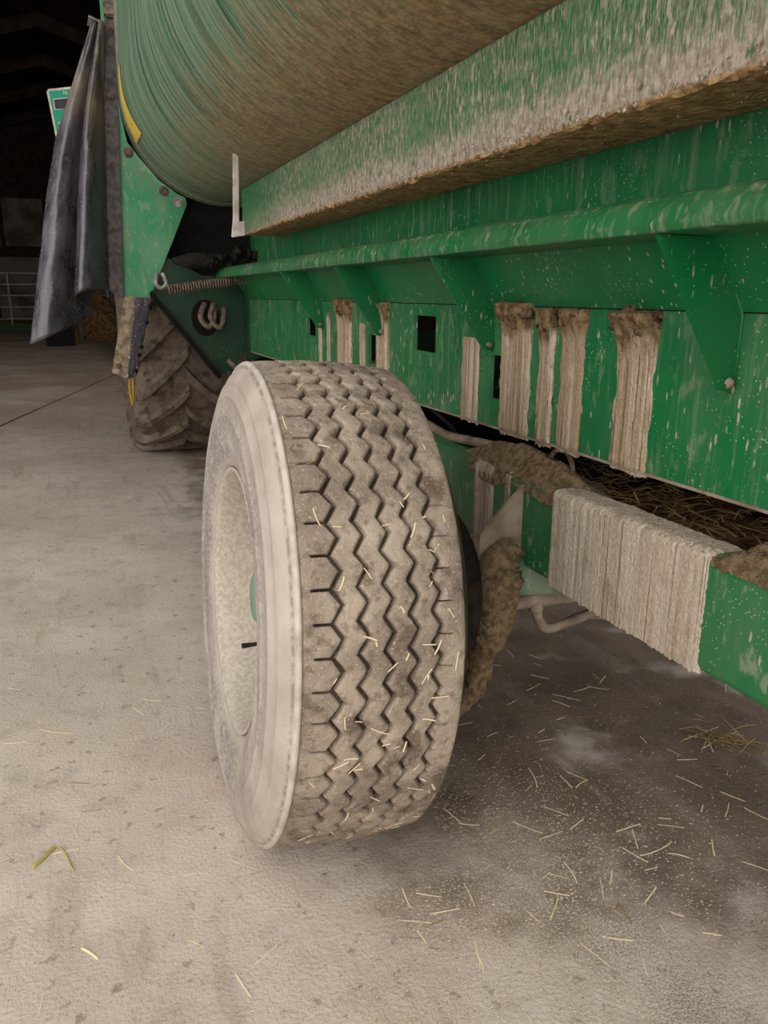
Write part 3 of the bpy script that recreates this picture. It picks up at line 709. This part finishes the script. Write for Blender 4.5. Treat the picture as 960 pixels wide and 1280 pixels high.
def curt(u, v):
    h_ = HM[min(NH, int(round(u * NH)))]; zt = 2.585 + 0.03 * nz(u * 6, 2) * (1 if v < .1 else 0)
    z = zt + (h_.z - zt) * v
    l, r = lex(z), rex(z)
    fx = (h_.x + 0.204) / (0.24 + 0.204)           # place of this fold across the width
    x = l + (r - l) * fx
    amp = min(1, 0.25 + 1.1 * v)
    y = 4.97 + (h_.y - 5.0) * amp * (1.3 if h_.y < 5 else 1.0) - 0.03 * (1 - v) * math.sin(u * 9)
    y += 0.016 * nz(u * 5, z * 3.0, 1) + 0.006 * fbm(u * 14, z * 7) - 0.04 * math.exp(-((u - .3) / .1) ** 2 - ((z - 2.05) / 0.09) ** 2)
    return (x, y, z)
cu = grid('rubber_curtain', NH, 70, curt, M_sheet, W)
md = cu.modifiers.new('thickness', 'SOLIDIFY'); md.thickness = 0.007; md.offset = 0
cu['label'] = 'dusty black rubber curtain hanging in folds'

# weighing display behind the curtain
wd = prism('weigh_display', [(0.014, 2.375), (0.20, 2.41), (0.20, 2.145), (0.042, 2.113)], 1, 5.60, 5.68, M_pale, W, 0.008)
prism('display_panel', [(0.026, 2.362), (0.19, 2.394), (0.19, 2.16), (0.05, 2.13)], 1, 5.594, 5.60, M_teal, wd)
prism('screen_frame', [(0.046, 2.322), (0.17, 2.344), (0.17, 2.276), (0.050, 2.262)], 1, 5.590, 5.595, M_pale, wd)
prism('display_screen', [(0.050, 2.317), (0.165, 2.338), (0.165, 2.280), (0.054, 2.267)], 1, 5.587, 5.592, M_screen, wd)
prism('key_mark', [(0.062, 2.190), (0.069, 2.199), (0.076, 2.190), (0.069, 2.180)], 1, 5.591, 5.595, M_pale, wd)
prism('key_mark', [(0.060, 2.166), (0.072, 2.168), (0.072, 2.156), (0.061, 2.154)], 1, 5.591, 5.595, M_pale, wd)
cu_t = bpy.data.curves.new('lettering', 'FONT'); cu_t.body = 'N'; cu_t.size = 0.032; cu_t.extrude = 0.001
lt = bpy.data.objects.new('lettering', cu_t); COL.objects.link(lt); lt.parent = wd
cu_t.materials.append(M_pale)
bpy.context.view_layer.update()
lm = bpy.data.meshes.new_from_object(lt.evaluated_get(bpy.context.evaluated_depsgraph_get())); bpy.data.objects.remove(lt)
lt = bpy.data.objects.new('lettering', lm); COL.objects.link(lt); lt.parent = wd
lt.location = L((0.106, 5.593, 2.352)); lt.rotation_euler = (PI / 2, 0, 0)
tube('display_arm', [(0.12, 5.68, 2.2), (0.30, 5.75, 2.1), (0.50, 5.75, 2.05)], 0.02, M_black, W)

# rubber and steel guard below the end plate
ga = prism('mud_guard', [(0.326, 1.175), (0.385, 1.175), (0.312, 0.705), (0.300, 0.70), (0.223, 0.738), (0.224, 0.75)], 1, 4.985, 4.995, M_guard1, W, 0.002)
def flank(u, v):
    a = Vector((0.382, 4.985, 1.172)).lerp(Vector((0.302, 4.985, 0.703)), v); b = Vector((0.482, 5.03, 1.168)).lerp(Vector((0.360, 5.03, 0.712)), v)
    p = a.lerp(b, u); p.y += 0.006 * fbm(u * 4, v * 9); p.x += (0.008 * nz(v * 26, 3) if u > .95 else 0); return p
fk = grid('guard_flank', 10, 40, flank, M_guard2, ga); mm = fk.modifiers.new('thickness', 'SOLIDIFY'); mm.thickness = 0.008
for k in (0, 2, 5, 6, 8): lump((0.47 - k * 0.0135 + 0.002, 5.01, 1.12 - k * 0.047), 0.011, M_black, ga, 'edge_knob', (1, 1, 1.2), k, 0.4)
bolt(0.265, 4.984, 0.775, 0.012, ga)
tube('yellow_strap', smoothpath([(0.325, 5.02, 0.72), (0.318, 5.02, 0.64), (0.326, 5.02, 0.53)]), 0.006, M_yellow, W)
tube('yellow_strap', smoothpath([(0.340, 5.02, 0.72), (0.338, 5.02, 0.62), (0.328, 5.02, 0.53)]), 0.005, M_yellow, W)

# headboard with opening, posts and tackle in the shade
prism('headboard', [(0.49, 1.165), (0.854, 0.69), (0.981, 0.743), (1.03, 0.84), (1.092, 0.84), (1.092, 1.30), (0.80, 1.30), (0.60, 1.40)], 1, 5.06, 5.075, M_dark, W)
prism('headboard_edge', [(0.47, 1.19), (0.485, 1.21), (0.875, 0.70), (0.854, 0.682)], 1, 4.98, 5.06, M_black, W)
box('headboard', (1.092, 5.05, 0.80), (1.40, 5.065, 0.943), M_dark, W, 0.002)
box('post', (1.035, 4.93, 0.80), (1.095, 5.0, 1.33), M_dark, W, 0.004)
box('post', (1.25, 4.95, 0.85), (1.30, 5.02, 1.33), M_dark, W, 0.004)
box('recess_blocker', (0.62, 5.28, 1.25), (2.3, 5.30, 1.80), M_black, W, 0)  # added black panel that keeps the recess behind the drum dark
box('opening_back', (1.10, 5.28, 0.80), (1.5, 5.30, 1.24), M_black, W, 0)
tube('support_shaft', [(0.60, 4.85, 1.375), (0.70, 4.85, 1.378), (1.15, 4.85, 1.385)], [0.018, 0.045, 0.045], M_grime, W, 12)
for k in range(12): lump((0.78 + k * 0.028, 4.80 + random.uniform(-.02, .02), 1.385 + random.uniform(-.03, .06)), random.uniform(.015, .032), M_grime, W, 'grime_clump', (1, 1, 1), k * 2.2, 0.9)
sp = []
for i in range(31 * 8):
    t = i / (31 * 8); a = 2 * PI * 31 * t; b0 = Vector((0.545, 4.72, 1.213)).lerp(Vector((1.02, 4.72, 1.283)), t)
    sp.append(b0 + Vector((0, math.cos(a), math.sin(a))) * 0.024)
tube('coil_spring', sp, 0.0062, M_rust, W, 5)
lump((1.045, 4.72, 1.30), 0.05, M_grime, W, 'spring_knuckle', (0.6, 0.8, 1.2), 2.0, 0.4)
prism('hole_shade_disc', [(0.80 + 0.085 * math.cos(2 * PI * k / 20), 1.05 + 0.11 * math.sin(2 * PI * k / 20)) for k in range(20)], 1, 5.05, 5.059, M_black, W)  # black disc painting the dark of a hole; the board is uncut
for x, z, s, tl in ((0.785, 1.04, 0.055, -0.35), (0.845, 1.04, 0.06, -0.3)):
    tube('shackle', smoothpath([(x - 0.03 + tl * -0.10, 4.97, z + 0.10), (x - 0.03, 4.95, z + 0.02), (x + 0.01, 4.94, z - s * .7), (x + 0.045, 4.95, z - 0.01), (x + 0.045 + tl * -0.05, 4.98, z + 0.07)]), 0.017, M_rust, W, 8)
tube('shackle', smoothpath([(0.515, 4.93, 1.31), (0.505, 4.92, 1.25), (0.530, 4.91, 1.225), (0.562, 4.92, 1.25), (0.545, 4.93, 1.31)]), 0.011, M_steel, W, 8)
tube('drain_rod', [(0.905, 4.9, 0.80), (0.975, 4.8, 0.71), (1.0, 4.75, 0.66)], 0.016, M_rust, W, 8)
box('drawbar', (1.3, 4.9, 0.55), (1.75, 6.0, 0.75), M_black, W, 0.01)

# ---------------------------------------------------------------- tractor wheel ahead of the wagon
TC = Vector((0.735, 6.40, 0.90)); OFF = Vector((0.735, 6.40, 0))
T = thing('tractor_wheel', OFF, 'large lugged tractor wheel standing ahead of the green headboard', 'wheel')
C = TC; AX = Vector((1, 0, 0)); UPV = Vector((0, 0, 1)); FW = AX.cross(UPV)
HW = 0.345
tp = [(-0.20, 0.46), (-0.28, 0.50), (-0.335, 0.60), (-0.345, 0.68), (-0.335, 0.76), (-0.30, 0.815), (-0.27, 0.838), (-0.15, 0.852), (0, 0.858), (0.15, 0.852), (0.27, 0.838), (0.30, 0.815), (0.335, 0.76), (0.345, 0.68), (0.335, 0.60), (0.28, 0.50), (0.20, 0.46)]
TT = lathe('tyre', tp, M_ttyre, T, 96, True, 0.002)
lathe('rim', [(-0.24, 0.47), (-0.22, 0.44), (-0.05, 0.40), (0.0, 0.30), (0.0, 0.05), (0.02, 0.05), (0.02, 0.30), (0.06, 0.40), (0.22, 0.44), (0.24, 0.47)], M_dark, T, 48)
NL = 19
for side in (-1, 1):
    for i in range(NL):
        a0 = 2 * PI * (i + (0.5 if side > 0 else 0)) / NL
        vs, fs = [], []; K = 9
        for k in range(K):
            q = k / (K - 1); u = side * (-0.012 + 0.352 * q)
            a = a0 + 0.40 * (q ** 0.85)
            wd_ = 0.036 + 0.012 * q
            base = 0.855 - 0.02 * q - (0.05 * max(0, q - .8) / .2); top = 0.902 - 0.014 * q ** 2 - (0.045 * max(0, q - .85) / .15)
            for (da, rr) in ((-wd_ * 1.25, base - .01), (-wd_, top - 0.004), (-wd_ * .8, top), (wd_ * .8, top), (wd_, top - 0.004), (wd_ * 1.25, base - .01)):
                p = wp(u, rr, a + da); p.z = max(p.z, 0.0); vs.append(L(p))
        for k in range(K - 1):
            for j in range(5): fs.append((k * 6 + j, k * 6 + j + 1, k * 6 + 7 + j, k * 6 + 6 + j))
        fs += [tuple(range(6)), tuple(range((K - 1) * 6, K * 6))]
        mesh_obj('tread_lug', vs, fs, M_ttyre, TT)

# ---------------------------------------------------------------- straw
OFF = Vector((0, 0, 0))
def straw_mesh(ln, wd_, bend, seg=4):
    vs, fs = [], []
    for i in range(seg + 1):
        t = i / seg - .5; x = t * ln; y = bend * ln * (0.25 - t * t) * 2 + 0.0; z = 0.0
        for k in range(4):
            a = PI / 2 * k; vs.append((x, y + wd_ * math.cos(a), wd_ * 0.55 * math.sin(a) + wd_ * 0.55))
    for i in range(seg):
        for k in range(4): fs.append((i * 4 + k, i * 4 + (k + 1) % 4, i * 4 + 4 + (k + 1) % 4, i * 4 + 4 + k))
    fs += [(0, 1, 2, 3), tuple(range(seg * 4, seg * 4 + 4))]
    me = bpy.data.meshes.new('straw_stalk'); me.from_pydata(vs, [], fs); return me
VAR = []
for i in range(16):
    me = straw_mesh(0.022 + 0.045 * (i % 8) / 7, 0.0009 + 0.0008 * random.random(), random.uniform(-.05, .05))
    me.materials.append(M_straw if i % 4 else M_strawd); VAR.append(me)
def put_straw(x, y, me, rz, label, group, z=0.0, mat=None):
    if group == 'straw stalks on the floor':
        if x < 0.3: label, group = (('loose pale straw stalk on the floor, left of the truck tyre', 'straw stalks left of the tyre') if y > 1.35 else ('loose pale straw stalk on the bottom left floor', 'straw stalks on the bottom left floor'))
        elif y > 1.45: label, group = 'loose pale straw stalk on the dark floor below the chassis rail', 'straw stalks below the rail'
        else: label, group = 'loose pale straw stalk on the gritty floor, in the bottom right', 'straw stalks on the bottom right floor'
    o = bpy.data.objects.new('straw_stalk', me); COL.objects.link(o); o.location = (x, y, z); o.rotation_euler = (0, 0, rz)
    return tag(o, label, 'straw', group)
FLAB = 'loose pale straw stalk lying on the concrete floor'
MARK = [(-0.002, 1.569, 0.027, 1.509), (-0.081, 1.327, -0.054, 1.289), (-0.176, 2.192, -0.08, 2.133), (0.852, 0.998, 0.903, 0.968), (0.866, 1.361, 0.91, 1.298), (1.051, 1.192, 1.073, 1.133), (1.071, 1.156, 1.17, 1.169), (1.134, 1.14, 1.168, 1.111), (1.296, 1.85, 1.354, 1.785), (1.274, 1.816, 1.302, 1.764), (1.432, 1.854, 1.483, 1.812), (1.355, 1.368, 1.382, 1.303), (1.418, 1.204, 1.436, 1.148), (0.814, 1.141, 0.856, 1.111), (0.984, 1.141, 0.954, 1.109), (0.902, 1.199, 0.891, 1.134), (1.02, 1.001, 1.036, 0.981), (1.041, 0.936, 1.07, 0.916), (1.521, 1.509, 1.617, 1.428), (1.578, 1.523, 1.669, 1.452), (1.496, 1.496, 1.644, 1.516), (1.682, 1.54, 1.648, 1.417), (1.519, 1.444, 1.664, 1.476), (1.579, 1.541, 1.576, 1.402), (0.608, 1.053, 0.6, 1.007), (1.072, 1.242, 1.142, 1.245), (1.075, 1.475, 1.074, 1.421), (1.132, 1.435, 1.084, 1.417), (0.748, 1.397, 0.789, 1.375), (1.017, 1.535, 0.993, 1.452), (1.038, 1.065, 0.984, 1.037), (1.259, 1.141, 1.225, 1.097), (-0.276, 2.491, -0.241, 2.466), (0.042, 3.686, 0.1, 3.79), (0.139, 2.058, 0.169, 2.092), (0.422, 3.671, 0.483, 3.701)]
for i, (x0, y0, x1, y1) in enumerate(MARK):
    me = straw_mesh(math.hypot(x1 - x0, y1 - y0), 0.0016 if i != 1 else 0.0032, random.uniform(-.15, .15)); me.materials.append(M_straw)
    o = put_straw((x0 + x1) / 2, (y0 + y1) / 2, me, math.atan2(y1 - y0, x1 - x0), FLAB, 'straw stalks on the floor')
    if i == 1: o['label'] = 'short thick pale straw piece lying alone on the bottom left floor'; del o['group']
bl = tube('bent_straw', smoothpath([(-0.176, 1.592, 0.003), (-0.15, 1.622, 0.003), (-0.13, 1.645, 0.004), (-0.112, 1.62, 0.003), (-0.094, 1.551, 0.002)], 4), [0.0045] * 8 + [0.002] * 9, M_straw2)
tag(bl, 'bent olive-yellow straw leaf on the floor, left of the tyre', 'straw')
def off_wheel(x, y): return not (0.24 < x < 0.70 and 1.25 < y < 2.1)
cnt = 0
while cnt < 185:
    if random.random() < 0.62: x, y = random.uniform(0.5, 2.0), random.uniform(0.85, 2.4)
    elif random.random() < 0.6: x, y = random.uniform(-0.5, 1.1), random.uniform(0.9, 2.4)
    else: x, y = random.uniform(-0.9, 0.5), random.uniform(2.0, 6.0)
    if not off_wheel(x, y): continue
    put_straw(x, y, random.choice(VAR), random.uniform(0, PI), FLAB, 'straw stalks on the floor'); cnt += 1
# straw pressed on the tread
C = Vector((0.316, 1.659, 0.527)); AX = Vector((1, -0.0337, -0.063)).normalized(); UPV = (Vector((0, 0, 1)) - AX * AX.z).normalized(); FW = AX.cross(UPV)
sgn = -1 if FW.y > 0 else 1
for i in range(90):
    u = random.uniform(0.012, 0.29); ph = sgn * random.uniform(0.15, 2.75)
    nrm = (UPV * math.cos(ph) + FW * math.sin(ph)); tang = AX.cross(nrm); th = random.uniform(0, PI)
    xd = (AX * math.cos(th) + tang * math.sin(th)); yd = nrm.cross(xd)
    p = wp(u, crown(u) + 0.0005, ph)
    if p.z < 0.03: continue
    me = VAR[(i * 5) % 8 if random.random() < .75 else random.randrange(16)]
    o = put_straw(0, 0, me, 0, 'short pale straw bit stuck on the dusty truck tyre tread', 'straw bits on the truck tyre')
    s = random.uniform(0.25, 0.6)
    o.matrix_world = Matrix((xd * s, yd, nrm)).transposed().to_4x4(); o.matrix_world.translation = p
# chaff: countless tiny fragments on the floor
vs, fs = [], []
n = 0
while n < 16000:
    r = random.random()
    if r < 0.6: x, y = random.gauss(0.72, 0.26), random.gauss(1.22, 0.22)
    elif r < 0.85: x, y = random.uniform(0.5, 2.2), random.uniform(0.8, 3.0)
    else: x, y = random.uniform(-0.6, 0.6), random.uniform(0.9, 3.5)
    if not off_wheel(x, y): continue
    s = random.uniform(0.0006, 0.0020); a = random.uniform(0, PI); c_, s_ = math.cos(a) * s * random.uniform(1, 3), math.sin(a) * s * 1.5; b = len(vs)
    vs += [(x - c_, y - s_, 0.0004), (x + s_ * .5, y - c_ * .5, 0.0016), (x + c_, y + s_, 0.0006), (x - s_ * .5, y + c_ * .5, 0.0018)]
    fs.append((b, b + 1, b + 2, b + 3)); n += 1
tag(mesh_obj('floor_chaff', vs, fs, M_chaff), 'scatter of tiny chaff fragments on the floor beside the truck tyre', 'chaff', None, 'stuff')
# tuft of straw on the floor right under the rail
vs, fs = [], []
for i in range(40):
    x, y = random.gauss(1.60, 0.06), random.gauss(1.47, 0.045); ln = random.uniform(.04, .12); th = random.uniform(0, PI); z = random.uniform(0.001, 0.012)
    d = Vector((math.cos(th), math.sin(th), 0)) * ln / 2; p = Vector((x, y, z)); e = Vector((-math.sin(th), math.cos(th), 0)) * 0.0012; b = len(vs)
    for q in (p - d, p + Vector((0, 0, .004)), p + d): vs += [q - e, q + e, q + Vector((0, 0, .0016))]
    for j in (0, 3):
        for k in range(3): fs.append((b + j + k, b + j + (k + 1) % 3, b + j + 3 + (k + 1) % 3, b + j + 3 + k))
tag(mesh_obj('straw_tuft', vs, fs, M_strawd), 'small matted tuft of dull straw on the floor at the right edge', 'straw', None, 'stuff')
